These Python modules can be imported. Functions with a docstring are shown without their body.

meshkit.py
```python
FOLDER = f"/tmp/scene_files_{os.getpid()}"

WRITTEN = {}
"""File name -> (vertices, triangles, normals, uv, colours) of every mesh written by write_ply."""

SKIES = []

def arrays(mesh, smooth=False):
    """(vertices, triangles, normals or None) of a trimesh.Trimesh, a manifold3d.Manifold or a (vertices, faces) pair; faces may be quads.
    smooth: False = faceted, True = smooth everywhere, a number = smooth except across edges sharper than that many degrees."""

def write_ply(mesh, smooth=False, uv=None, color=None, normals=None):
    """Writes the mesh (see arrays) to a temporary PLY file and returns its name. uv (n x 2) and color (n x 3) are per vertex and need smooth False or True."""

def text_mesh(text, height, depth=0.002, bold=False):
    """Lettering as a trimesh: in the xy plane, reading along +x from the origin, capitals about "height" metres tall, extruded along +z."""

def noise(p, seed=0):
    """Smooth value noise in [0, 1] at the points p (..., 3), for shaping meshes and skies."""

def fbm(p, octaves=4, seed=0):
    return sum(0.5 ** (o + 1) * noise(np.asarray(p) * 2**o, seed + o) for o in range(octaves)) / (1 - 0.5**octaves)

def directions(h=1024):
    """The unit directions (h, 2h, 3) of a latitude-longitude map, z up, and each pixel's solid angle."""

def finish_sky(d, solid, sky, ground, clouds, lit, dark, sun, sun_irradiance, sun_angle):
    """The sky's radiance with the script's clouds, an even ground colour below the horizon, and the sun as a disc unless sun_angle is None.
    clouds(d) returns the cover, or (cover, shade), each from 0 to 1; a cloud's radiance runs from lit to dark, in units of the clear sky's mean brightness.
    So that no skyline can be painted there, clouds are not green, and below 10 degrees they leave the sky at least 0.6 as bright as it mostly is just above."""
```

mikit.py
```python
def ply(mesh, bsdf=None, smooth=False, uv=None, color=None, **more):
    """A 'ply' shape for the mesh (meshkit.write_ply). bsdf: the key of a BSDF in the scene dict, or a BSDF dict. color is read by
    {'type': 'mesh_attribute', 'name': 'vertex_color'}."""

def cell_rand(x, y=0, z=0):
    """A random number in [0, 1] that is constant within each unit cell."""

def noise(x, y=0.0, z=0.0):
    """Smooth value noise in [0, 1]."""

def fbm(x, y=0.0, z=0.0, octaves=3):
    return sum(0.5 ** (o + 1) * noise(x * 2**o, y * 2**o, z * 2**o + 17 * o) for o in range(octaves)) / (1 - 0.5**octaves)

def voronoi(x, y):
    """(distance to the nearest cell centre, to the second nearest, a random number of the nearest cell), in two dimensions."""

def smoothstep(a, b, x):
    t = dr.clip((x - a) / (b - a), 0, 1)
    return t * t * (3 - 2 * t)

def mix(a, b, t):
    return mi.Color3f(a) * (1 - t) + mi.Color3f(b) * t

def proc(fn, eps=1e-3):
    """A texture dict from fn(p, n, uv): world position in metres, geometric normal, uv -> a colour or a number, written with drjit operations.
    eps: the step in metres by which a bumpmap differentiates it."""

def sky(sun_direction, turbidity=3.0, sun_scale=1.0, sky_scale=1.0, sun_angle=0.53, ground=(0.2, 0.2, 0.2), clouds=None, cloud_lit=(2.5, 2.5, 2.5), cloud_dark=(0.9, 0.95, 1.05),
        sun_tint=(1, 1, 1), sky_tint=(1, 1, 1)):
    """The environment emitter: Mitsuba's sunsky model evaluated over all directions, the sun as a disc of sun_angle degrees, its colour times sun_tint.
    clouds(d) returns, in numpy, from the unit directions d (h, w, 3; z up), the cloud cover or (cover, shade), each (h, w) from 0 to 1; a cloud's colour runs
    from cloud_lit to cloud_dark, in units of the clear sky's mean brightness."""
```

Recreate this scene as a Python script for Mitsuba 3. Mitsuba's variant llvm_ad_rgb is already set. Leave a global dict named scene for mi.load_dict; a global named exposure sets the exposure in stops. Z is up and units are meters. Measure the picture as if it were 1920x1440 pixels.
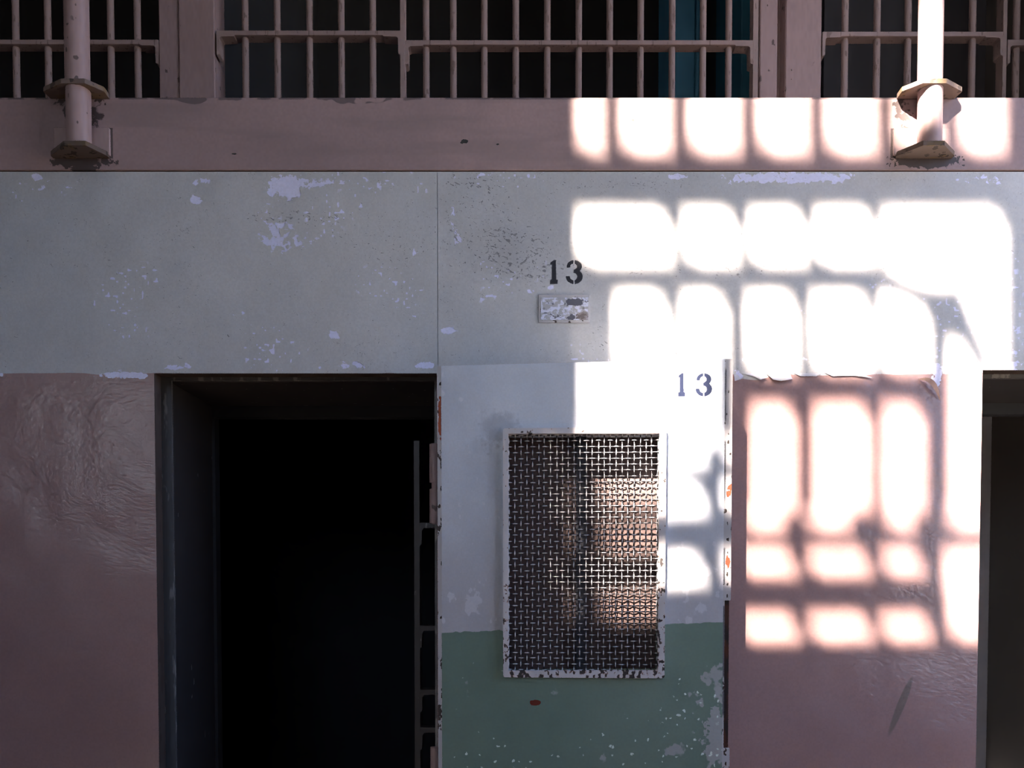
import math, random
import numpy as np
import trimesh
import drjit as dr
import mitsuba as mi
import mikit
from shapely.geometry import Polygon, Point, box as sbox
from shapely import affinity, union_all

random.seed(13)
rng = np.random.default_rng(13)
T = mi.ScalarTransform4f

# ------------------------------------------------------------------ camera, sky, sun, exposure
F, EYE_Z, CAM_D, HORIZON = 1500.0, 1.55, 2.19, 1080.0      # focal length in pixels; eye height; distance to the cell front
TILT = math.radians(1.7)                                    # the phone looks slightly down
CT, ST = math.cos(TILT), math.sin(TILT)
V_PP = HORIZON + F * math.tan(TILT)                         # row of the principal point (the photograph is a shifted view)
SUN = np.array([0.53, 1.0, -0.98])                          # travel direction of the sunlight per metre towards the cell front
WIN_D = 4.5                                                 # distance of the barred outer window from the cell front

scene = {
    'camera': {
        'type': 'perspective', 'fov_axis': 'x', 'fov': math.degrees(2 * math.atan(960 / F)),
        'principal_point_offset_x': 0.0, 'principal_point_offset_y': -(V_PP - 720) / 1440,
        'near_clip': 0.05, 'far_clip': 200.0,
        'to_world': T().look_at(origin=[0, -CAM_D, EYE_Z], target=[0, -CAM_D + CT, EYE_Z - ST], up=[0, 0, 1]),
    },
    'sky': mikit.sky(list(-SUN), turbidity=5.0, sun_scale=4.4, sky_scale=1.5, sun_angle=0.55, ground=(0.22, 0.21, 0.19), sky_tint=(.95, .97, 1.1), sun_tint=(.93, .96, 1.1)),
}
exposure = 4.2
labels = {}


def P(px, py, Y=0.0):
    """World (X, Z) where the line of sight through a pixel of the photograph meets the upright plane at depth Y."""
    a, b = (px - 960) / F, -(py - V_PP) / F
    d = np.array([a, CT + b * ST, -ST + b * CT])
    t = (Y + CAM_D) / d[1]
    return np.array([d[0] * t, EYE_Z + d[2] * t])


def X(px, py, Y=0.0):
    return P(px, py, Y)[0]


def Z(px, py, Y=0.0):
    return P(px, py, Y)[1]


# ------------------------------------------------------------------ procedural materials
N, FBM, SS, MIX = mikit.noise, mikit.fbm, mikit.smoothstep, mikit.mix


def principled(color, rough=0.6, spec=0.5, metallic=0.0, bump=None, eps=1e-3):
    c = mikit.proc(color) if callable(color) else {'type': 'rgb', 'value': list(color)}
    b = {'type': 'principled', 'base_color': c, 'roughness': rough, 'specular': spec, 'metallic': metallic}
    if callable(rough):
        b['roughness'] = mikit.proc(rough)
    if bump is not None:
        b = {'type': 'bumpmap', 'arbitrary': mikit.proc(bump, eps), 'scale': 1.0, 'bsdf': b}
    return {'type': 'twosided', 'bsdf': b}


def field(p, spots, Y=0.0):
    """Sum of soft ellipses given where they lie on the wall: (pixel x, pixel y, half width, half height, strength)."""
    f = mi.Float(0)
    rag = .35 + 1.3 * FBM(p.x * 130, p.z * 130, 11.0, 3)
    for sx, sy, rx, ry, a in spots:
        cx, cz = P(sx, sy, Y)
        k = 685.0 * CAM_D / (CAM_D + Y)
        u, v = (p.x - float(cx)) * (k / rx), (p.z - float(cz)) * (k / ry)
        f = f + a * dr.exp(-dr.square((dr.square(u) + dr.square(v)) * rag))
    return f


PEEL = [(532, 350, 36, 28, 1.2), (590, 342, 50, 11, .95), (375, 340, 26, 7, 1.1), (365, 377, 12, 10, 1.1), (520, 438, 46, 30, .8),
        (525, 460, 28, 18, .35), (572, 455, 34, 14, .55), (848, 398, 7, 26, .75), (856, 450, 10, 22, 1), (842, 620, 15, 8, 1.1), (628, 628, 14, 10, .8),
        (665, 686, 40, 10, .85), (600, 692, 22, 6, .6), (790, 686, 26, 8, 1.1), (325, 689, 24, 6, .9), (356, 685, 12, 6, 1.0), (20, 342, 22, 12, .65),
        (68, 331, 12, 8, 1), (692, 348, 24, 9, .65), (735, 344, 26, 7, .5), (1270, 331, 28, 6, 1.1), (1450, 333, 110, 12, 1.15), (1560, 331, 60, 9, .8),
        (1850, 336, 55, 10, .85), (1900, 640, 22, 62, .62), (1885, 688, 28, 10, .95), (996, 546, 9, 4, 1.3), (1034, 538, 7, 5, 1.3), (1385, 690, 24, 22, .6),
        (450, 575, 60, 26, .32), (780, 460, 20, 40, .38), (1755, 692, 10, 14, 1.2), (100, 345, 50, 14, .4), (310, 625, 20, 10, .45)]
PEEL_LOW = [(222, 703, 34, 7, 1.3), (262, 704, 22, 7, 1.2), (3, 703, 6, 4, 1), (1384, 706, 10, 6, 1.3), (1757, 706, 11, 22, 1.2)]
FLECK = [(960, 470, 85, 50, 1.0), (900, 395, 75, 50, .55), (1010, 505, 90, 26, .6), (338, 432, 26, 12, 1.0), (560, 408, 90, 16, .6), (720, 450, 110, 50, .45),
         (1330, 510, 260, 12, .45), (1120, 640, 30, 30, .4), (880, 340, 60, 14, .9), (1150, 345, 160, 14, .6), (840, 500, 30, 120, .4), (460, 410, 120, 10, .4)]
Z_BAND = float(np.mean([Z(0, 699), Z(1400, 703)]))


def peel_noise(p, s=1.0):
    u, v = .82 * p.x - .57 * p.z, .57 * p.x + .82 * p.z
    wu, wv = FBM(u * 90, v * 90, 2.0, 3) - .5, FBM(u * 90 + 40, v * 90, 2.0, 3) - .5
    return FBM(u * 62 * s + 3.1 + 1.6 * wu, v * 74 * s + 7.7 + 1.6 * wv, 0.3, 5)


def wall_color(p, n, uv):
    big = FBM(p.x * 2.2, p.z * 2.2, 1.7, 3)
    mid = FBM(p.x * 11, p.z * 9, 4.2, 3)
    fine = N(p.x * 260, p.z * 260, 2.0)
    band = MIX((.36, .37, .385), (.41, .41, .415), SS(.3, .7, big)) * (.93 + .14 * mid)
    band = MIX(band, (.30, .30, .31), SS(.56, .8, FBM(p.x * 1.3 + 9, p.z * 5, 3.3, 3)) * .35)
    pink = MIX((.235, .148, .146), (.265, .168, .162), SS(.3, .7, big)) * (.95 + .1 * mid)
    scx, scz = P(1688, 1325)
    du, dv = p.x - float(scx), p.z - float(scz)
    along, across = du * .36 + dv * .93, du * .93 - dv * .36
    scuff = SS(.45, .7, dr.exp(-dr.square(along / .105) - dr.square(across / .014)) * (.75 + .5 * mid))
    pink = MIX(pink, (.10, .09, .075), scuff * .7)
    edge = float(Z_BAND) + (N(p.x * 24, 1.0, 5.0) - .5) * .006
    right = SS(.60, .62, p.x)
    edge = edge - right * SS(1.0, .75, p.x) * (N(p.x * 18, 3.0, 5.0)) * .022
    low = SS(.0008, -.0008, p.z - edge)
    c = MIX(band, pink, low)
    pn = peel_noise(p)
    peel = SS(.015, -.015, pn - (.15 + .42 * field(p, PEEL))) * (1 - low)
    peel = dr.maximum(peel, SS(.02, -.02, pn - (.12 + .5 * field(p, PEEL_LOW))))
    peel = dr.maximum(peel, SS(.835, .85, N(p.x * 130, p.z * 130, 9.0)) * SS(.60, .66, FBM(p.x * 6 + 2, p.z * 6, 8.0, 3)) * (1 - low))
    c = MIX(c, (.56, .57, .74), peel)
    fu, fv = .94 * p.x - .34 * p.z, .34 * p.x + .94 * p.z
    fl = FBM(fu * 160 + 1.3 + 3 * FBM(fu * 60, fv * 60, 2., 2), fv * 270 + 3 * FBM(fu * 60 + 30, fv * 60, 2., 2), 6.0, 4)
    fleck = SS(.02, -.03, fl - (.155 + .19 * dr.minimum(field(p, FLECK), 1.1))) * (1 - low)
    vd, _, vr = mikit.voronoi(p.x * 62 + 1.5 * FBM(p.x * 160, p.z * 160, 2., 2), p.z * 62 + 1.5 * FBM(p.x * 160 + 9, p.z * 160, 2., 2))
    fleck = dr.maximum(fleck, SS(.02, -.02, vd - .14 * vr - .02) * SS(.14, .12, dr.abs(vr - .5)) * SS(.35, .55, FBM(p.x * 7, p.z * 7, 12., 2)) * .6 * (1 - .7 * low))
    fleck = dr.maximum(fleck, .35 * (1 - low) * SS(.0, .5, field(p, [(950, 465, 120, 60, .5)]) * mid))
    return MIX(c, (.10, .10, .11), fleck * .8) * (.95 + .1 * fine)


def wall_rough(p, n, uv):
    return .30 + .25 * SS(float(Z_BAND) - .01, float(Z_BAND) + .01, p.z)


def wall_bump(p, n, uv):
    pn = peel_noise(p)
    peel = SS(.03, -.03, pn - (.15 + .42 * field(p, PEEL[:12])))
    return .0008 * FBM(p.x * 110, p.z * 190, 1.0, 3) + .0045 * FBM(p.x * 9, p.z * 9, 4.0, 2) - .0012 * peel


def slab_color(p, n, uv):
    big = FBM(p.x * 2.4 + 4, p.z * 3, p.y * 3, 3)
    c = MIX((.245, .175, .178), (.29, .205, .205), SS(.3, .7, big)) * (.95 + .1 * N(p.x * 200, p.z * 200, p.y * 200))
    c = MIX(c, (.20, .15, .15), .5 * SS(.5, .75, FBM(p.x * 3, p.z * 26, 2.2, 3)))
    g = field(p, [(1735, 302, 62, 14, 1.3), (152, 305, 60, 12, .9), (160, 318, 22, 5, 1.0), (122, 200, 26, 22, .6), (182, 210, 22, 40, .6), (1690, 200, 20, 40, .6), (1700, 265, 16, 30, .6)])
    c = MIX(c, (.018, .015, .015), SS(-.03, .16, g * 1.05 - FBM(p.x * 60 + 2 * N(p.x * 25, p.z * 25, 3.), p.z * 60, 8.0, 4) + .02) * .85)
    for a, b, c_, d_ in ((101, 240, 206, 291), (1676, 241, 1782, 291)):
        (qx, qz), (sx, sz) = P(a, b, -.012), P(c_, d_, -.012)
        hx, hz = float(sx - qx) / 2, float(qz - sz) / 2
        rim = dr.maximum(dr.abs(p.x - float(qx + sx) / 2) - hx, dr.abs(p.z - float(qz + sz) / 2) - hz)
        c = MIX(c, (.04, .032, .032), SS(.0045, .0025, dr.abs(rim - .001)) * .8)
    spot = field(p, [(872, 266, 7, 3.5, 1.0), (866, 269, 3, 2, 1.0), (933, 272, 3, 1.5, .7), (1187, 227, 2.5, 2, 1.0), (440, 290, 6, 2, .6)])
    c = MIX(c, (.02, .018, .018), SS(.3, .5, spot))
    top = float(Z(600, 186))
    rag = .004 + .013 * SS(.42, .75, FBM(p.x * 16, 2.0, 1.0, 3)) * SS(float(X(310, 190)), float(X(370, 190)), p.x) * SS(float(X(850, 190)), float(X(700, 190)), p.x)
    chip = SS(0., .002, p.z - (top - rag)) * SS(.45, .55, FBM(p.x * 30, p.z * 30, 1.0, 3) + .12)
    return MIX(c, (.10, .075, .08), chip * .9)


def pink_metal(p, n, uv):
    c = MIX((.27, .195, .195), (.32, .23, .225), FBM(p.x * 5, p.z * 3, p.y * 5, 3)) * (.94 + .12 * N(p.x * 150, p.z * 40, p.y * 150))
    return MIX(c, (.07, .05, .045), SS(.74, .78, FBM(p.x * 45, p.z * 30, p.y * 45, 3)) * .8)


def flange_color(p, n, uv):
    c = MIX((.22, .165, .145), (.19, .142, .12), FBM(p.x * 20, p.z * 20, p.y * 20, 3))
    c = MIX(c, (.22, .15, .075), SS(.52, .64, FBM(p.x * 26, p.z * 26, p.y * 26 + 3, 3)) * .7)
    return MIX(c, (.06, .05, .045), SS(.6, .68, FBM(p.x * 55, p.z * 55, p.y * 55, 3)) * .8)


def bar_color(p, n, uv):
    c = MIX((.30, .225, .212), (.25, .188, .178), FBM(p.x * 30, p.z * 9, p.y * 30, 3))
    return MIX(c, (.13, .085, .07), SS(.66, .74, FBM(p.x * 120, p.z * 30, p.y * 120, 3)) * .7)


def dark_paint(p, n, uv):
    c = MIX((.035, .033, .034), (.05, .047, .048), FBM(p.x * 5, p.z * 3, p.y * 5, 3))
    return MIX(c, (.14, .135, .13), SS(.76, .80, FBM(p.x * 60, p.z * 22, p.y * 60, 4)))


def jamb_color(p, n, uv):
    c = MIX((.075, .055, .046), (.05, .037, .033), FBM(p.x * 12, p.z * 6, p.y * 12, 3))
    return MIX(c, (.05, .035, .03), SS(.55, .7, FBM(p.x * 40, p.z * 25, p.y * 40, 3)))


def concrete(p, n, uv):
    return MIX((.10, .072, .058), (.13, .097, .08), FBM(p.x * 1.5, p.y * 1.5, p.z * 1.5, 4))


def plaster(p, n, uv):
    return MIX((.13, .122, .113), (.17, .16, .148), FBM(p.x * .8, p.y * .8, p.z * .8, 4))


XLINE = float(X(1358.5, 1000, -.163))


def rust_strip(p, n, uv):
    k = FBM(p.x * 110, p.z * 70, 3.0, 3)
    c = MIX((.40, .40, .42), (.34, .32, .32), FBM(p.x * 9, p.z * 9, 3.0, 2))
    c = MIX(c, (.035, .025, .022), SS(.70, .73, k))
    line = SS(.003, .001, dr.abs(p.x - XLINE)) * SS(.35, .5, N(p.z * 22, 2., 1.))
    c = MIX(c, (.09, .09, .10), line)
    red = field(p, [(823, 752, 5, 24, 1.0), (824, 795, 5, 26, 1.0), (1364, 920, 6, 14, 1.0), (1362, 1050, 5, 16, .9), (1366, 690, 4, 6, .6)], -.15)
    return MIX(c, (.24, .05, .022), SS(.02, .05, red * .62 - FBM(p.x * 90, p.z * 60, 8., 3) + .08))


def black_rust(p, n, uv):
    return MIX((.022, .017, .016), (.06, .022, .014), SS(.4, .7, FBM(p.x * 90, p.z * 30, 2.0, 4)))


def frame_white(p, n, uv):
    c = MIX((.52, .50, .52), (.42, .41, .42), FBM(p.x * 12, p.z * 10, 2.0, 3))
    lowz, topz = float(Z(1100, 1270, -.15)), float(Z(1100, 800, -.15))
    h = (p.z - lowz) / (topz - lowz)
    rightness = SS(float(X(1000, 1000, -.15)), float(X(1240, 1000, -.15)), p.x)
    th = .76 - .17 * SS(.55, .0, h) - .05 * rightness * SS(.8, 0., h)
    k = FBM(p.x * 130, p.z * 105, 6.0, 4)
    c = MIX(c, (.30, .14, .08), SS(th - .03, th - .01, k) * .7)
    return MIX(c, (.035, .03, .03), SS(th, th + .02, k))


Z_GREEN0, Z_GREEN1 = float(Z(828, 1186, -.13)), float(Z(1356, 1167, -.165))
XG0, XG1 = float(X(828, 1186, -.13)), float(X(1356, 1167, -.165))


def door_color(p, n, uv):
    big = FBM(p.x * 3 + 2, p.z * 3, 6.0, 3)
    mid = FBM(p.x * 14, p.z * 14, 1.0, 3)
    top = MIX((.40, .435, .50), (.47, .505, .565), SS(.3, .7, big)) * (.96 + .08 * mid)
    lo = SS(float(Z(1000, 900, -.14)), float(Z(1000, 1150, -.14)), p.z)
    top = MIX(top, (.375, .375, .405), lo * .8)
    stain = field(p, [(935, 800, 40, 30, .8), (925, 880, 16, 60, .5), (900, 835, 25, 16, .4)], -.14)
    top = MIX(top, (.21, .22, .26), SS(.1, 1., stain * (.5 + mid)) * .55)
    wear = field(p, [(850, 1120, 40, 40, .8), (890, 1150, 60, 30, .7), (1310, 1120, 50, 60, .9), (1290, 1060, 30, 40, .6)], -.15)
    top = MIX(top, (.52, .53, .58), SS(.03, -.03, FBM(p.x * 45, p.z * 30, 3.0, 4) - (.2 + .26 * wear)) * .6)
    green = MIX((.125, .19, .155), (.16, .225, .185), SS(.3, .7, big)) * (.95 + .1 * mid)
    scr = field(p, [(1345, 1400, 30, 70, 1.), (1335, 1300, 26, 60, .75), (1250, 1390, 120, 40, .32)], -.16)
    green = MIX(green, (.37, .37, .38), SS(.05, -.02, FBM(p.x * 26, p.z * 20, 9.0, 4) - (.16 + .40 * scr)) * .75)
    vd, _, vr = mikit.voronoi(p.x * 50 + .35 * FBM(p.x * 190, p.z * 190, 2., 2), p.z * 50 + .35 * FBM(p.x * 190 + 9, p.z * 190, 2., 2))
    dots = field(p, [(1300, 1330, 80, 80, 1.), (1220, 1400, 120, 40, .9), (1000, 1410, 160, 30, .7), (900, 1440, 120, 20, .6), (1350, 1380, 30, 90, 1.)], -.15)
    green = MIX(green, (.58, .66, .62), SS(.02, -.02, vd - (.07 + .35 * vr)) * SS(.02, .0, vr - .34 * dr.minimum(dots, 1.2)))
    zb = Z_GREEN0 + (p.x - XG0) * ((Z_GREEN1 - Z_GREEN0) / (XG1 - XG0)) + (N(p.x * 90, 2.0, 2.0) - .5) * .004
    c = MIX(green, top, SS(-.0012, .0012, p.z - zb))
    rs = field(p, [(1004, 1318, 10, 5, 1.0), (997, 1318, 4, 4, .7)], -.145)
    c = MIX(c, (.12, .02, .012), SS(.35, .5, rs * (.7 + .6 * mid)))
    return c * (.97 + .06 * N(p.x * 300, p.z * 300, 1.0))


def plate_color(p, n, uv):
    k = FBM(p.x * 150 + 2 * FBM(p.x * 200, p.z * 200, 1., 2), p.z * 150, 2.0, 4)
    c = MIX((.33, .335, .36), (.56, .58, .70), SS(.44, .62, k))
    f = field(p, [(1080, 568, 22, 8, 1.0), (1085, 595, 22, 8, .8), (1030, 590, 20, 6, .55), (1030, 570, 18, 6, .45), (1050, 598, 24, 4, .6)])
    c = MIX(c, (.075, .075, .10), SS(-.02, .03, f * .80 - FBM(p.x * 190 + 4 + 2 * FBM(p.x * 150, p.z * 150, 3., 2), p.z * 230, 5.0, 4)))
    return MIX(c, (.16, .12, .10), SS(.2, .7, field(p, [(1092, 594, 12, 9, 1.0)])) * .7)


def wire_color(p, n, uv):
    # dark wire; highlights on the crests of the weave are painted in lighter grey
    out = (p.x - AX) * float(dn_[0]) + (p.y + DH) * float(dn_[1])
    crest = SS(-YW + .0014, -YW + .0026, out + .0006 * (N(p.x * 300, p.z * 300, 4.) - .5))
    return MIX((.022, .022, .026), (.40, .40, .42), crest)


def bump_of(amp, f):
    return lambda p, n, uv: amp * FBM(p.x * f, p.z * f, p.y * f, 3)


# the open door's place: how far the hinge side and the free side stand in front of the wall
DH, DF = .128, .165
AX, BX = float(X(820.5, 1000, -DH)), float(X(1371.5, 1000, -DF))
ANG = math.atan2(-(DF - DH), BX - AX)
du_ = np.array([math.cos(ANG), math.sin(ANG)])
dn_ = np.array([math.sin(ANG), -math.cos(ANG)])              # outward normal of the front face
YW = .004                                                    # the wires lie this far behind the door's front

scene['mat_wall'] = principled(wall_color, wall_rough, .8, bump=wall_bump)
scene['mat_slab'] = principled(slab_color, .55, .4, bump=bump_of(.001, 50))
scene['mat_post'] = principled(pink_metal, .5, .4, bump=bump_of(.0006, 60))
scene['mat_pilaster'] = principled(pink_metal, .6, .3)
scene['mat_flange'] = principled(lambda p, n, uv: flange_color(p, n, uv) * .7, .7, .3, bump=bump_of(.0012, 60))
scene['mat_bar'] = principled(bar_color, .6, .3)
scene['mat_dark'] = principled(dark_paint, .5, .4)
scene['mat_lip'] = principled(lambda p, n, uv: MIX((.10, .10, .10), (.24, .23, .22), SS(.6, .7, FBM(p.x * 60, p.z * 18, p.y * 60, 3))), .5, .4)
scene['mat_haze_far'] = principled((.40, .41, .48), .8, .2)  # pale colour standing for haze in the right doorway
scene['mat_jamb'] = principled(jamb_color, .7, .3)
scene['mat_concrete'] = principled(concrete, .5, .4)
scene['mat_plaster'] = principled(plaster, .8, .2)
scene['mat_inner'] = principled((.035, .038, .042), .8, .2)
scene['mat_cell_haze'] = principled((.10, .10, .112), .8, .2)  # lighter copy of the cell colour, standing for haze
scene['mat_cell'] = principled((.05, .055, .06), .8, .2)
scene['mat_blue'] = principled((.06, .22, .36), .5, .4)
scene['mat_teal'] = principled((.02, .10, .15), .5, .4)
scene['mat_door'] = principled(door_color, .38, .45, bump=bump_of(.0006, 70))
scene['mat_edge'] = principled(rust_strip, .6, .4)
scene['mat_black_rust'] = principled(black_rust, .8, .2)
scene['mat_guard'] = principled(frame_white, .5, .4)
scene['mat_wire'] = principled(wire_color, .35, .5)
scene['mat_screw'] = principled((.2, .2, .215), .35, .5, metallic=.7)
scene['mat_sheet'] = principled((.085, .060, .058), .7, .2)
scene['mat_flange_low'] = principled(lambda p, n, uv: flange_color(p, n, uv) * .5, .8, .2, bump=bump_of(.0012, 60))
scene['mat_mullion'] = principled((.032, .033, .042), .7, .3)
scene['mat_plate'] = principled(plate_color, .45, .5)
scene['mat_ink'] = principled((.012, .012, .018), .55, .4)
scene['mat_ink_sunlit'] = principled((.003, .006, .02), .7, .12)  # black ink with its blue sunlit look put into the colour
scene['mat_sash'] = principled((.12, .12, .12), .6, .3)
scene['mat_flake'] = principled(lambda p, n, uv: MIX((.46, .46, .55), (.42, .42, .42), N(p.x * 60, p.z * 60, 1.)), .6, .3)
scene['mat_flake_pink'] = principled((.42, .27, .22), .6, .3)

# ------------------------------------------------------------------ mesh helpers


def key_of(name):
    if name not in scene:
        return name
    k = 1
    while f'{name}_{k:03d}' in scene:
        k += 1
    return f'{name}_{k:03d}'


def put(name, mesh, mat, smooth=False, label=None, category=None, group=None, kind=None, **more):
    k = key_of(name)
    scene[k] = mikit.ply(mesh, mat, smooth=smooth, **more)
    tag(k, label, category, group, kind)
    return k


_things = set()


def thing(name, label, category=None, group=None, kind=None):
    """A thing without a mesh of its own: the key that its parts' keys start with."""
    k, n = name, 0
    while k in _things:
        n += 1
        k = f'{name}_{n:03d}'
    _things.add(k)
    tag(k, label, category, group, kind)
    return k


def tag(k, label=None, category=None, group=None, kind=None):
    d = {a: b for a, b in (('label', label), ('category', category), ('group', group), ('kind', kind)) if b}
    if d:
        labels[k] = d


def bx(x0, x1, y0, y1, z0, z1, c=0.0):
    """A box, its twelve edges chamfered by c."""
    if c <= 0:
        m = trimesh.creation.box(extents=[x1 - x0, y1 - y0, z1 - z0])
        m.apply_translation([(x0 + x1) / 2, (y0 + y1) / 2, (z0 + z1) / 2])
        return m
    pts = []
    for sx in (0, 1):
        for sy in (0, 1):
            for sz in (0, 1):
                for ax in range(3):
                    q = [(x0, x1)[sx], (y0, y1)[sy], (z0, z1)[sz]]
                    for b in range(3):
                        if b != ax:
                            q[b] += c if (sx, sy, sz)[b] == 0 else -c
                    pts.append(q)
    return trimesh.convex.convex_hull(np.array(pts))


def upright(poly, y0, y1):
    """A polygon drawn in x and z, given thickness from y0 (front) to y1."""
    polys = list(getattr(poly, 'geoms', [poly]))
    out = []
    for g in polys:
        m = trimesh.creation.extrude_polygon(g, y1 - y0, engine='earcut')
        v = np.array(m.vertices)
        m.vertices = np.stack([v[:, 0], y1 - v[:, 2], v[:, 1]], 1)
        out.append(m)
    return trimesh.util.concatenate(out)


def flat(poly, z0, z1):
    m = trimesh.creation.extrude_polygon(poly, z1 - z0, engine='earcut')
    m.apply_translation([0, 0, z0])
    return m


def cyl(a, b, r, sections=20):
    return trimesh.creation.cylinder(radius=r, segment=[a, b], sections=sections)


def tube(path, r, sides=6):
    p = np.asarray(path, float)
    t = np.gradient(p, axis=0)
    t /= np.linalg.norm(t, axis=1, keepdims=True)
    a = np.cross(t, [0.0, 1.0, 0.0])
    a /= np.linalg.norm(a, axis=1, keepdims=True)
    b = np.cross(t, a)
    ang = np.arange(sides) * 2 * math.pi / sides
    v = (p[:, None] + r * (np.cos(ang)[None, :, None] * a[:, None] + np.sin(ang)[None, :, None] * b[:, None])).reshape(-1, 3)
    f = []
    for i in range(len(p) - 1):
        for j in range(sides):
            q, w = i * sides + j, i * sides + (j + 1) % sides
            f += [[q, q + sides, w + sides], [q, w + sides, w]]
    return trimesh.Trimesh(v, f, process=False)


def quad(*pix, Y=0.0):
    return Polygon([tuple(P(x, y, Y)) for x, y in pix])


# ------------------------------------------------------------------ the large structure
FLOOR, CEIL, XL, XR, YF = 0.0, 9.6, -6.5, 2.2, -WIN_D
Z_SLAB0, Z_SLAB1 = float(Z(960, 322)), float(Z(960, 184.5))
Z_GCEIL = 5.25
SEAM = float(X(820.5, 500))
Z_HEAD = float(Z(550, 700))
XO0, XO1 = float(X(289, 720)), float(X(819, 720))            # the doorway of cell 13
XP0 = float(X(1842, 720))                                    # left edge of the next doorway
XP1 = XP0 + (XO1 - XO0)
Z_HEAD2 = float(Z(1880, 694))

wb = thing('wall_back', 'painted steel cell front with a worn grey-green band above dusty pink', kind='structure')
left_plate = Polygon([(XL, FLOOR), (XL, Z_SLAB0), (SEAM - .0006, Z_SLAB0), (SEAM - .0006, Z_HEAD), (SEAM - .0006, FLOOR)]).difference(sbox(XO0, FLOOR - 1, XO1, Z_HEAD))
right_plate = Polygon([(SEAM + .0006, FLOOR), (SEAM + .0006, Z_SLAB0), (XR, Z_SLAB0), (XR, FLOOR)]).difference(sbox(XP0, FLOOR - 1, XP1, Z_HEAD2)).difference(sbox(SEAM - 1, FLOOR - 1, XO1, Z_HEAD))
put(wb + '__plate', upright(left_plate, 0.0, .04), 'mat_wall', label='steel plate left of the thin vertical seam')
put(wb + '__plate', upright(right_plate, 0.0, .04), 'mat_wall', label='steel plate right of the thin vertical seam')
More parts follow.
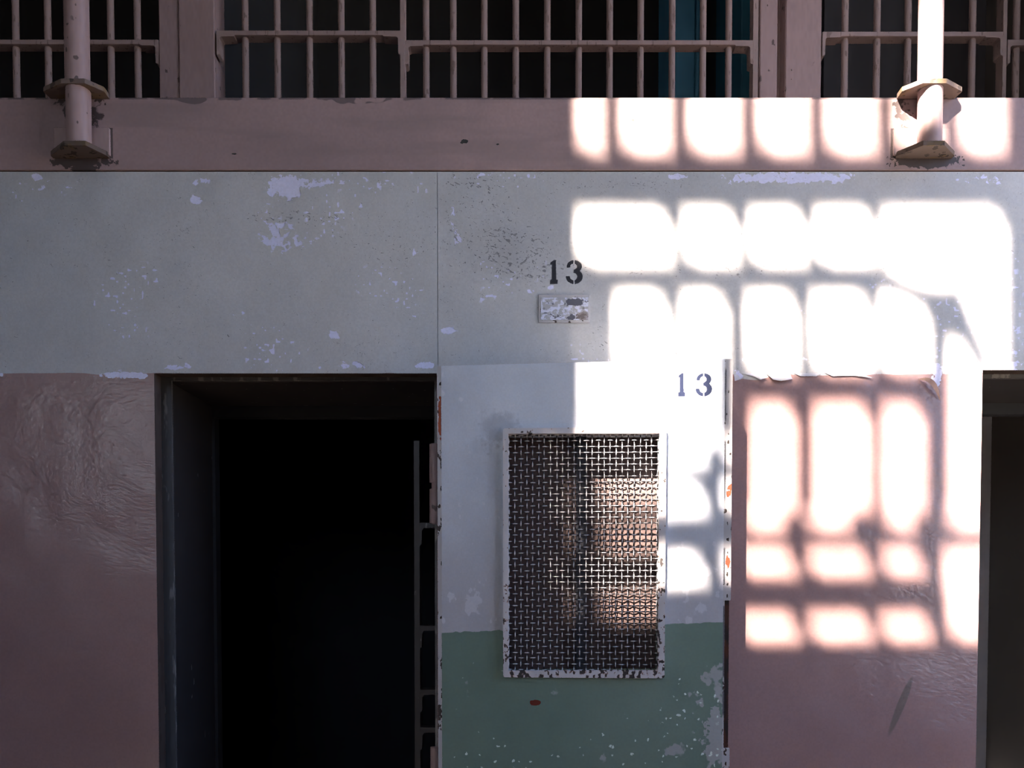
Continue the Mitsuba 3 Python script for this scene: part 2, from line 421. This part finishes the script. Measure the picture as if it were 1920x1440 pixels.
# flakes of the grey-green paint that stand off the wall over the pink
for pts in ([(1376, 716), (1376, 703), (1382, 702), (1388, 712)], [(1392, 701), (1420, 700), (1436, 709), (1424, 713), (1412, 706)], [(1436, 700), (1480, 699), (1484, 712), (1462, 716), (1448, 713)],
            [(1486, 699), (1540, 700), (1530, 706), (1500, 706)], [(1545, 699), (1610, 700), (1636, 710), (1600, 705), (1560, 706)]):
    poly = quad(*pts)
    m = upright(poly, -.0035, -.0022)
    v = np.array(m.vertices)
    v[:, 1] += -.9 * np.maximum(Z_BAND - v[:, 2], 0) ** 1.0 * .45 + .0022
    m.vertices = v
    put(wb + '__paint_flake', m, 'mat_flake')
cx0, cz0 = P(1722, 712)
arc = [(cx0 + .022 * i / 8 * 2.6, -.002 - .030 * math.sin(math.pi * i / 8) * .5, cz0 - .055 * (i / 8) ** 1.6) for i in range(9)]
av, af = [], []
for i, (ax_, ay_, az_) in enumerate(arc):
    w_ = .010 * math.sin(math.pi * (i + .6) / 9.2)
    av += [(ax_ - w_ * .3, ay_, az_), (ax_ + w_ * .5, ay_ - .002, az_ + w_)]
for i in range(8):
    af += [[2 * i, 2 * i + 1, 2 * i + 3], [2 * i, 2 * i + 3, 2 * i + 2]]
put(wb + '__paint_flake', trimesh.Trimesh(av, af, process=False), 'mat_flake_pink', label='long curl of pink paint hanging off the wall')

put('floor', bx(XL, XR, YF - .3, 3.2, FLOOR - .2, FLOOR), 'mat_concrete', label='bare concrete floor of the cell block', kind='structure')
put('ceiling', bx(XL, XR, YF - .3, 3.2, CEIL, CEIL + .2), 'mat_plaster', label='high plaster ceiling of the cell block', kind='structure')
put('wall_left', bx(XL - .2, XL, YF - .3, 3.2, FLOOR, CEIL), 'mat_plaster', label='end wall of the cell block at the left', kind='structure')
XE = XR                                                     # unseen right end wall, kept near to carry the added window
SIDE = (-2.1, -0.15, 1.2, 5.4)                                # unseen window added as sky fill from the right: y, y, z, z
_w = upright(sbox(YF - .3, FLOOR, 3.2, CEIL).difference(sbox(SIDE[0], SIDE[2], SIDE[1], SIDE[3])), 0, .12)
_w.apply_transform(trimesh.transformations.rotation_matrix(math.pi / 2, [0, 0, 1]))
_w.apply_translation([XE + .12, 0, 0])
put('wall_right', _w, 'mat_plaster', label='end wall of the cell block at the right', kind='structure')

# gallery slab above the cells and what closes the upper tier
put('trim_1', bx(XL, XR, -.004, 2.9, Z_SLAB0 + .0028, Z_SLAB1, .0012), 'mat_slab', label='dusty pink edge of the upper gallery floor with a chipped top', kind='structure')
put('ceiling_gallery', bx(XL, XR, -.012, 3.0, Z_GCEIL, CEIL), 'mat_slab', label='underside of the next gallery', kind='structure')
UY = 0.80
SY = -.004                                                    # the slab's face stands a little proud of the cell front
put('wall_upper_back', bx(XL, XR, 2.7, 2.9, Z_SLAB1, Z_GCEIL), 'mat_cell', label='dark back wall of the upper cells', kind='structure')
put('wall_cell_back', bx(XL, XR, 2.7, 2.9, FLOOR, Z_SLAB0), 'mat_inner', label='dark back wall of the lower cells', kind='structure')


def doorway(x0, x1, zh, n):
    """Recess behind an opening: angle frame, side and head faces of the vestibule, and the dark cell behind."""
    fy = .095
    lip = .011
    t = f'trim_{n}'
    ring = sbox(x0 - .05, FLOOR, x1 + .05, zh + .05).difference(sbox(x0 + .006, FLOOR - 1, x1 - .016, zh + .004))
    put(t, upright(ring, fy, fy + .01), 'mat_lip', label=f'thin worn steel frame inside the {"open doorway left of the mesh door" if n == 2 else "dark doorway at the right edge"}', kind='structure')
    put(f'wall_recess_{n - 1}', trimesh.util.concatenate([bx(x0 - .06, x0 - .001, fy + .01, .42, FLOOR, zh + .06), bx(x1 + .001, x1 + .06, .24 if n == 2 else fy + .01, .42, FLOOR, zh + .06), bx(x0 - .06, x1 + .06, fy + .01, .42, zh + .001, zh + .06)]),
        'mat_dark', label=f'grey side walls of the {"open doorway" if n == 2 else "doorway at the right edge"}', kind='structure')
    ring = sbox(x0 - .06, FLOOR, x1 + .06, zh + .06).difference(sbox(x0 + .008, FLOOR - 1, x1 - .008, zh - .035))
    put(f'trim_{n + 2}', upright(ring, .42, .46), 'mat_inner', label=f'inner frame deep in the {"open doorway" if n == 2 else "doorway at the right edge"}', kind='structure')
    put(f'wall_jamb_{n - 1}', trimesh.util.concatenate([bx(x0 - .006, x0 + .0006, .0005, .0405, FLOOR, zh), bx(x1 - .0006, x1 + .006, .0005, .0405, FLOOR, zh), bx(x0, x1, .0005, .0405, zh - .0006, zh + .006)]),
        'mat_jamb', label=f'rusty brown cut edge of the wall around the {"open doorway" if n == 2 else "doorway at the right edge"}', kind='structure')


doorway(XO0, XO1, Z_HEAD, 2)
doorway(XP0, XP1, Z_HEAD2, 3)
put('wall_haze_panel', bx(XP0 - .3, XR, 1.5, 1.55, FLOOR, Z_SLAB0), 'mat_haze_far', label='pale grey panel added for haze inside the doorway at the right edge', kind='structure')  # added pale wall that lifts the dark doorway like haze
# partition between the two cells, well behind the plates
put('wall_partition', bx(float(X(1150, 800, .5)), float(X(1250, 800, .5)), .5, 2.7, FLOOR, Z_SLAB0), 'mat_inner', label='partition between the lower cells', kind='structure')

# ------------------------------------------------------------------ the outer wall with its windows (behind the camera)


def to_window(pt):
    x, z = P(pt[0], pt[1])
    return (x - SUN[0] * WIN_D, z - SUN[2] * WIN_D)


EH, EV = 18, 24                                              # the sun's disc eats this much of a bar's shadow (pixels of the photograph)
H_BARS = [(1040, 1930, 298, 374), (1040, 1665, 500, 530), (1040, 1760, 706, 735), (1040, 1930, 1003, 1006), (1040, 1775, 1086, 1129)]
V_BARS = [(20, 340, [(1139, 1152), (1266, 1279), (1396, 1408), (1523, 1535), (1651, 1663), (1775, 1785)]),
          (340, 520, [(1265, 1269), (1389, 1393), (1517, 1517), (1647, 1643)]),
          (520, 720, [(1110, 1118), (1138, 1142), (1259, 1267), (1370, 1388), (1502, 1510), (1640, 1638), (1749, 1766)]),
          (720, 955, [(1078, 1080), (1116.5, 1123), (1380, 1396), (1502, 1513), (1642, 1642), (1743, 1767)]),
          (945, 1008, [(1116, 1127), (1360, 1374), (1477, 1497), (1602, 1645), (1722, 1760)]),
          (1008, 1105, [(1116, 1127), (1360, 1372), (1500, 1502), (1640, 1640), (1740, 1756)]),
          (1105, 1225, [(1116, 1127), (1360, 1372), (1505, 1503), (1643, 1637), (1755, 1765)])]
RODS = [(1655, 520, 1800, 575, 52), (1785, 540, 1850, 700, 44), (1787, 520, 1790, 640, 44)]
hole = Polygon([to_window(q) for q in ((1070 + EH, 20 + EV), (1893 - EH, 20 + EV), (1893 - EH, 1209 - EV), (1070 + EH, 1209 - EV))])
hx0, hz0, hx1, hz1 = hole.bounds
AMB = [(-3.2, -2.55, 2.3, 3.0), (-0.75, 0.25, 2.5, 3.7)]        # first window read from the wall sheen; second added for floor bounce
wallp = sbox(XL, FLOOR, XR, CEIL).difference(sbox(hx0 - .25, hz0 - .25, hx1 + .25, hz1 + .25))
for x0, x1, z0, z1 in AMB:
    wallp = wallp.difference(sbox(x0, z0, x1, z1))
put('wall_front', upright(wallp, YF - .12, YF - .013), 'mat_plaster', label='outer wall with tall barred windows opposite the cells', kind='structure')
w1 = thing('window_1', 'high barred window in the outer wall that throws the sun grid', kind='structure')
put(w1 + '__window_frame', upright(sbox(hx0 - .3, hz0 - .3, hx1 + .3, hz1 + .3).difference(hole), YF - .012, YF), 'mat_sash')
for x0, x1, y0, y1 in H_BARS:
    put(w1 + '__crossbar', upright(Polygon([to_window(q) for q in ((x0, y0 - EV), (x1, y0 - EV), (x1, y1 + EV), (x0, y1 + EV))]), YF - .010, YF - .002), 'mat_sash')
for y0, y1, xs in V_BARS:
    for x0, x1 in xs:
        put(w1 + '__bar', upright(Polygon([to_window(q) for q in ((x0 - EH, y0), (x1 + EH, y0), (x1 + EH, y1), (x0 - EH, y1))]), YF - .010, YF - .002), 'mat_sash')
for x0, y0, x1, y1, w in RODS:
    l = math.hypot(x1 - x0, y1 - y0)
    nx, ny = -(y1 - y0) / l * w / 2, (x1 - x0) / l * w / 2
    put(w1 + '__stay', upright(Polygon([to_window(q) for q in ((x0 + nx, y0 + ny), (x1 + nx, y1 + ny), (x1 - nx, y1 - ny), (x0 - nx, y0 - ny))]), YF - .010, YF - .002), 'mat_sash')
for i, (x0, x1, z0, z1) in enumerate(AMB):
    w = thing(f'window_{i + 2}', 'barred window low in the unseen outer wall, placed for its light', kind='structure')
    put(w + '__window_frame', upright(sbox(x0 - .05, z0 - .05, x1 + .05, z1 + .05).difference(sbox(x0 + .03, z0 + .03, x1 - .03, z1 - .03)), YF - .012, YF), 'mat_sash')
    for k in range(1, int((x1 - x0) / .22)):
        xx = x0 + k * (x1 - x0) / int((x1 - x0) / .22)
        put(w + '__bar', cyl([xx, YF - .05, z0], [xx, YF - .05, z1], .011, 8), 'mat_sash')

w = thing('window_5', 'tall barred window added unseen in the right end wall for sky fill', kind='structure')  # added window; sky through it brightens the right side
for k in range(9):
    yy = SIDE[0] + .03 + k * (SIDE[1] - SIDE[0] - .06) / 8
    put(w + '__bar', cyl([XE + .06, yy, SIDE[2]], [XE + .06, yy, SIDE[3]], .012, 8), 'mat_sash')
for zz in (SIDE[2] + .02, 2.2, 3.3, SIDE[3] - .02):
    put(w + '__crossbar', bx(XE + .045, XE + .075, SIDE[0], SIDE[1], zz - .012, zz + .012), 'mat_sash')

# ------------------------------------------------------------------ upper tier: pilasters and barred fronts
ZT = Z_GCEIL


def ux(px, py=90):
    return float(X(px, py, UY))


pl = thing('pilaster', 'dusty pink steel pilaster between the bars, left of the long barred front', 'pilaster')
put(pl + '__web', bx(ux(298), ux(336), UY, UY + .10, Z_SLAB1, ZT, .003), 'mat_pilaster')
put(pl + '__flange', bx(ux(336.5), ux(404), UY - .008, UY + .10, Z_SLAB1, ZT, .004), 'mat_pilaster')
pr = thing('pilaster', 'pink steel pilaster with a shaded groove, right of the long barred front', 'pilaster')
put(pr + '__flange', bx(ux(1424), ux(1457), UY - .004, UY + .10, Z_SLAB1, ZT, .003), 'mat_pilaster')
put(pr + '__web', bx(ux(1455), ux(1474), UY + .05, UY + .10, Z_SLAB1, ZT, 0), 'mat_pilaster', label='shaded groove')
put(pr + '__flange', bx(ux(1471), ux(1539), UY - .008, UY + .10, Z_SLAB1, ZT, .004), 'mat_pilaster')

R_BAR = .0122


def grille(name, label, category, bars, y_cross, x0, x1, end0=True, end1=True, stile=None, yoff=.02):
    """Upright round bars through a flat crossbar whose ends step down into corner plates."""
    g = thing(name, label, category)
    yb = UY + yoff
    for px in bars:
        xx = float(X(px, y_cross, yb))
        put(g + '__bar', cyl([xx, yb, Z_SLAB1], [xx, yb, ZT], R_BAR, 14), 'mat_bar', smooth=40)
    xa, xb = float(X(x0, y_cross, yb - .02)), float(X(x1, y_cross, yb - .02))
    zc = float(Z(960, y_cross + 4, yb - .02))
    th = .0085
    for k in range(2):                                       # the crossbar seen, and the next one up
        zk = zc + k * .72
        put(g + '__crossbar', bx(xa, xb, yb - .022, yb + .022, zk - th, zk + th, .0015), 'mat_bar')
        for on, xe, s in ((end0, xa, 1), (end1, xb, -1)):
            if on:
                pts = [(xe, zk - th + .001), (xe + s * .066, zk - th + .001), (xe + s * .064, zk - th - .004), (xe + s * .018, zk - th - .005), (xe + s * .011, zk - th - .010), (xe + s * .010, zk - .075), (xe, zk - .080)]
                put(g + '__corner_plate', upright(Polygon(pts), yb - .022, yb + .022), 'mat_bar')
    if stile is not None:
        for a, b in stile:
            put(g + '__stile', bx(float(X(a, y_cross, yb - .022)), float(X(b, y_cross, yb - .022)), yb - .022, yb + .022, Z_SLAB1, ZT, .001), 'mat_bar')
    return g


grille('cell_grille', 'barred cell front behind the left gallery post', 'bars', [-501, -442, -383, -324, -265, -206, -147, -88, -29, 30, 90, 149, 208, 258], 75, -560, 297, end0=False)
grille('barred_gate', 'barred cell gate of five bars with a higher crossbar, right of the left pilaster', 'gate', [460, 520, 580.5, 640, 699], 58, 406, 752, stile=[(750, 759)], yoff=.012)
grille('cell_grille', 'long barred cell front of eleven bars in the middle of the upper tier', 'bars', [799, 850, 908, 967, 1026, 1085, 1143, 1201, 1260, 1318, 1366], 76, 760, 1412, stile=[(1412, 1422)])
grille('barred_gate', 'barred cell gate behind the sunlit gallery post', 'gate', [1584, 1644, 1702, 1763, 1823], 60, 1542, 1881, stile=[(1881, 1888.5)], yoff=.012)
grille('cell_grille', 'barred cell front cut off by the right edge', 'bars', [1905, 1963, 2022, 2080], 75, 1889, 2110, end1=False)

# dim insides of the upper cells
for i, (a, b) in enumerate(((330, 405), (1440, 1530))):
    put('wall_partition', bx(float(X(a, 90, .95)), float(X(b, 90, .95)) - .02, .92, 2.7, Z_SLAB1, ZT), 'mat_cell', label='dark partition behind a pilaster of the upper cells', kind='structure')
put('wall_upper_back', bx(float(X(1545, 90, 1.6)), XR, 1.6, 1.65, Z_SLAB1, Z_GCEIL), 'mat_cell_haze', label='grey wall added for haze in the upper cell behind the sunlit post', kind='structure')  # added nearer wall that lightens this cell as haze would
put('panel', bx(float(X(1266, 90, 1.3)), float(X(1303, 90, 1.3)), 1.3, 1.7, Z_SLAB1, ZT - .3, .004), 'mat_blue', label='tall narrow blue panel standing behind the bars', category='panel')
put('pipe', cyl([float(X(1307, 90, 1.35)), 1.35, Z_SLAB1], [float(X(1307, 90, 1.35)), 1.35, ZT], .012), 'mat_blue', smooth=40, label='thin blue pipe beside the blue panel behind the bars', category='pipe')
put('panel', bx(float(X(1390, 90, 1.0)), float(X(1412, 90, 1.0)), 1.0, 1.4, Z_SLAB1, ZT - .3, .004), 'mat_teal', label='dark teal panel behind the last bars before the grooved pilaster', category='panel')

# ------------------------------------------------------------------ gallery posts


def gallery_post(cx_up, cx_lo, f0, f1, plate, skew, label):
    g = thing('gallery_post', label, 'post', 'gallery posts')
    r = .0305
    y_ax = SY - .004 - r
    xl, xu = float(X(cx_lo, 220, y_ax)), float(X(cx_up, 90, y_ax))
    zf = float(Z(960, 181, SY))
    zl = float(Z(960, 293, SY))
    put(g + '__upper_tube', cyl([xu, y_ax, zf + .004], [xu + (xu - xl) * .2, y_ax, ZT], r, 32), 'mat_post', smooth=40)
    put(g + '__lower_tube', cyl([xl, y_ax, zl], [xl, y_ax, zf - .004], r, 32), 'mat_post', smooth=40)
    xa, xb = f0, f1
    m = (xl + xu) / 2
    pts = [(xa, SY + .001), (xa - .002, -.036), (m - .030 + skew, -.072), (m + .032 + skew, -.072), (xb + .003, -.036), (xb, SY + .001)]
    put(g + '__upper_flange', flat(Polygon(pts).buffer(-.003).buffer(.003), zf - .006, zf + .006), 'mat_flange')
    xa, xb = float(X(plate[0] + 1, 292)), float(X(plate[2] + 1, 292))
    pts = [(xa, SY + .001), (xa, -.018), (m - .026 + skew, -.070), (m + .030 + skew, -.070), (xb, -.018), (xb, SY + .001)]
    put(g + '__lower_flange', flat(Polygon(pts).buffer(-.003).buffer(.003), zl - .006, zl + .006), 'mat_flange_low')
    (p0x, p0z), (p1x, p1z) = P(plate[0], plate[1], -.010), P(plate[2], plate[3], -.010)
    put(g + '__back_plate', bx(p0x, p1x, -.0115, -.0039, p1z, p0z, .001), 'mat_post')
    return g


gallery_post(144.5, 147.5, float(X(97, 182)), float(X(206, 182)), (101, 240, 206, 291), .004, 'dusty pink gallery post on a bracket in shade at the left')
gallery_post(1744.5, 1743.5, float(X(1680, 184)), float(X(1788, 184)), (1676, 241, 1782, 291), -.006, 'sunlit white-glowing gallery post on a rusty bracket at the right')

# ------------------------------------------------------------------ the open steel door with its mesh window
DLEN = math.hypot(BX - AX, DF - DH)
DT = T().translate([AX, -DH, 0]).rotate([0, 0, 1], math.degrees(ANG))
THICK = .082


def D(px, py, proud=0.0):
    """Door coordinates (u along the door, z) of the point seen at a pixel on the plane that stands proud of the door's front."""
    a, b = (px - 960) / F, -(py - V_PP) / F
    d = np.array([a, CT + b * ST, -ST + b * CT])
    o = np.array([0, -CAM_D]) - np.array([AX, -DH])
    t = (proud - o @ dn_) / (d[:2] @ dn_)
    q = o + d[:2] * t
    return (q @ du_, EYE_Z + d[2] * t)


def dput(name, mesh, mat, smooth=False, label=None):
    return put(name, mesh, mat, smooth=smooth, label=label, to_world=DT)


door = thing('door_1', 'open steel cell door, pale blue-grey over green, with a wire mesh window', kind='structure')
Z_D0 = .04
uL, uR = D(828, 1000)[0], D(1357, 1000)[0]
zL, zR = D(824, 686)[1], D(1366, 672.5)[1]
slope = (zR - zL) / (D(1366, 672)[0] - D(824, 686)[0])


def ztop(u):
    return zL + (u - D(824, 686)[0]) * slope


w_out = [D(943, 803, .014), D(1250, 800, .014), D(1246, 1272, .014), D(943.5, 1270, .014)]
w_in = [D(953, 813, .014), D(1237, 812, .014), D(1233.5, 1257, .014), D(953.5, 1258, .014)]
opening = Polygon(w_in).buffer(.006, join_style=2)
leaf = Polygon([(uL, Z_D0), (uR, Z_D0), (uR, ztop(uR)), (uL, ztop(uL))]).difference(opening)
dput(door + '__leaf', upright(leaf, 0.0, THICK), 'mat_door')
dput(door + '__edge_strip', upright(Polygon([(0, Z_D0), (uL, Z_D0), (uL, ztop(uL) - .001), (0, ztop(0) - .001)]), .001, .05), 'mat_edge', label='chipped rusty edge strip on the hinge side')
zb0, zb1 = D(1366, 1126)[1], D(1364, 1404)[1]
full = Polygon([(uR, Z_D0), (DLEN, Z_D0), (DLEN, ztop(DLEN)), (uR, ztop(uR))])
dput(door + '__edge_strip', upright(full.difference(sbox(uR + .004, zb1, DLEN - .004 + 1, zb0)), .0015, THICK), 'mat_edge', label='chipped rusty edge strip on the free side')
dput(door + '__lock_slot', bx(uR + .004, DLEN - .0015, .014, THICK, zb1, zb0, 0), 'mat_black_rust', label='blackened rusty slot in the free edge')
ring = Polygon(w_out).buffer(-.006).buffer(.006).difference(Polygon(w_in))
fr = dput(door + '__window_guard', upright(ring, -.014, .003), 'mat_guard', label='white chipped angle-iron frame around the wire mesh')
# a thin flat bar behind the mesh, dividing the window
cm = D(1090, 1000, -.055)[0]
dput(door + '__mullion', bx(cm - .014, cm + .014, .066, .076, opening.bounds[1] - .004, opening.bounds[3] + .004, .001), 'mat_mullion', label='dark flat bar behind the mesh')
# the woven wires
u0, z0, u1, z1 = opening.bounds
NV, NH = 26, 41
RW, AMP = .00150, .0024
pu, pz = (u1 - u0) / NV, (z1 - z0) / NH
per = 3


def crimp(n, step, phase):
    s = np.linspace(0, n, n * per + 1)
    return s * step, AMP * np.sin((s + phase) * math.pi)


scene_rng = np.random.default_rng(5)
wire_meshes = {}
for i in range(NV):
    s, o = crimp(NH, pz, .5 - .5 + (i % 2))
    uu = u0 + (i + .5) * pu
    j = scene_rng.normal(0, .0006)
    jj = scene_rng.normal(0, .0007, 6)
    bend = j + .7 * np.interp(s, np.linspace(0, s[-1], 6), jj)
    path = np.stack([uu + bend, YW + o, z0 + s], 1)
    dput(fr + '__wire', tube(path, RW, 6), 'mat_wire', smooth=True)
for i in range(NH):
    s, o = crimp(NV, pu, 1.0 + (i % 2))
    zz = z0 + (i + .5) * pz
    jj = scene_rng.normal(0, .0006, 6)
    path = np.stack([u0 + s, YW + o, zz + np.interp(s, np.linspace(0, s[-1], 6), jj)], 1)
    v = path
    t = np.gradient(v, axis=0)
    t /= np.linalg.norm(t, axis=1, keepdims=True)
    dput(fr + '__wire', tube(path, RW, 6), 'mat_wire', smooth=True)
dput(door + '__back_sheet', upright(opening.buffer(.022, join_style=2), .092, .095), 'mat_sheet', label='dull pink sheet that closes the window at the back of the door')
collar = opening.buffer(.022, join_style=2).difference(opening.buffer(.004, join_style=2))  # added ring that blocks side light behind the mesh
dput(door + '__shade_collar', upright(collar, THICK, .092), 'mat_mullion', label='unseen dark collar added behind the mesh window to keep side light out')
# hinge knuckles beside the left edge
for a, b in ((833, 905), (917, 981), (1401, 1500)):
    xk = float(X(813.5, 900, -.055))
    k = put(door + '__hinge_knuckle', cyl([xk, -.055, float(Z(813, b, -.055))], [xk, -.055, float(Z(813, a, -.055))], .0118, 20), 'mat_post', smooth=40, label='pink hinge knuckle')
xk = float(X(815, 900, -.055))
put(door + '__hinge_pin', cyl([xk, -.055, float(Z(813, 983, -.055))], [xk, -.055, float(Z(813, 832, -.055))], .0085, 14), 'mat_post', smooth=40)

# ------------------------------------------------------------------ the sliding inner gate, pushed back behind the plate
gy = .15
gt = thing('sliding_gate', 'dark sliding inner gate drawn back at the right side of the open doorway', 'gate')
sx0, sx1 = float(X(776, 1000, gy)), float(X(787, 1000, gy))
put(gt + '__stile', bx(sx0, sx1, gy, gy + .04, FLOOR + .03, float(Z(780, 826, gy)), .001), 'mat_dark')
xe = SEAM + .72
for py in (985, 1178, 1298, 1369, 1520):
    zz = float(Z(790, py, gy))
    put(gt + '__crossbar', bx(sx1 - .001, xe, gy, gy + .04, zz - .008, zz + .008, .001), 'mat_dark')
    put(gt + '__corner_plate', upright(Polygon([(sx1 - .001, zz - .007), (sx1 + .012, zz - .007), (sx1 + .006, zz - .016), (sx1 + .005, zz - .055), (sx1 - .001, zz - .060)]), gy, gy + .04), 'mat_dark')
for k in range(6):
    xx = XO1 + .05 + k * .11
    put(gt + '__bar', cyl([xx, gy + .02, FLOOR + .03], [xx, gy + .02, float(Z(780, 826, gy))], .011, 12), 'mat_dark', smooth=40)

# ------------------------------------------------------------------ nameplate and stencilled numbers
np_ = thing('nameplate', 'small worn metal nameplate under the black number 13 on the wall', 'nameplate')
(a0, b0), (a1, b1) = P(1009.5, 553), P(1106, 606)
put(np_ + '__backing', bx(a0, a1, -.0045, 0, b1, b0, .0012), 'mat_edge')
(c0, d0), (c1, d1) = P(1014, 558, -.005), P(1103, 600, -.005)
put(np_ + '__face', bx(c0, c1, -.006, -.004, d1, d0, .0005), 'mat_plate', label='scraped face with flaking white and dark paint')
for px, py in ((1020, 579), (1094, 578)):
    sx, sz = P(px, py, -.006)
    put(np_ + '__screw', trimesh.util.concatenate([cyl([sx, -.0075, sz], [sx, -.005, sz], .0032, 14)]), 'mat_screw', smooth=40)


def digit_one():
    """A stencil 1 in a unit box (width .42, height 1)."""
    stem = Polygon([(.10, .18), (.38, .18), (.36, 1.0), (.22, 1.0), (.02, .90), (.03, .80), (.11, .83)])
    foot = Polygon([(.0, .0), (.46, .0), (.48, .18), (.38, .18), (.36, .2), (.11, .2), (.08, .18), (.0, .18)])
    return union_all([stem, foot])


def digit_three():
    """A stencil 3 (width .68, height 1): two bowls cut by a thin bridge above and below."""
    up = affinity.scale(Point(.33, .735).buffer(1, 32), .32, .265)
    upi = affinity.scale(Point(.30, .735).buffer(1, 32), .14, .125)
    lo = affinity.scale(Point(.33, .31).buffer(1, 32), .355, .31)
    loi = affinity.scale(Point(.30, .31).buffer(1, 32), .155, .155)
    s = union_all([up, lo]).difference(union_all([upi, loi]))
    s = s.difference(Polygon([(-.2, .33), (.30, .33), (.30, .69), (-.2, .69)]))
    s = union_all([s, sbox(.30, .46, .5, .58)])
    s = s.difference(sbox(.17, .595, .34, .70)).difference(sbox(.1, .33, .34, .45)).difference(sbox(.295, -.1, .345, .2)).difference(sbox(.295, .82, .345, 1.1))
    return s.difference(upi).difference(loi)


def place_digit(shape, x0, x1, z0, z1):
    a, b, c, d = shape.bounds
    return affinity.affine_transform(shape, [(x1 - x0) / (c - a), 0, 0, (z1 - z0) / (d - b), x0 - a * (x1 - x0) / (c - a), z0 - b * (z1 - z0) / (d - b)])


for sh, (xa, xb), w in ((digit_one(), (1031.5, 1046), 'one'), (digit_three(), (1061, 1092.5), 'three')):
    (q0, r0), (q1, r1) = P(xa, 488), P(xb, 532.5)
    put(wb + '__number', upright(place_digit(sh, q0, q1, r1, r0), -.0006, .0005), 'mat_ink', label=f'black stencilled digit {w} of the number 13 on the wall')
for sh, (xa, xb), w in ((digit_one(), (1272, 1284.5), 'one'), (digit_three(), (1304.5, 1335), 'three')):
    (q0, r0), (q1, r1) = D(xa, 700), D(xb, 743)
    dput(door + '__number', upright(place_digit(sh, q0, q1, r1, r0), -.0006, .0005), 'mat_ink_sunlit', label=f'dark blue stencilled digit {w} of the number 13 on the door, sunlit blue put into the ink colour')
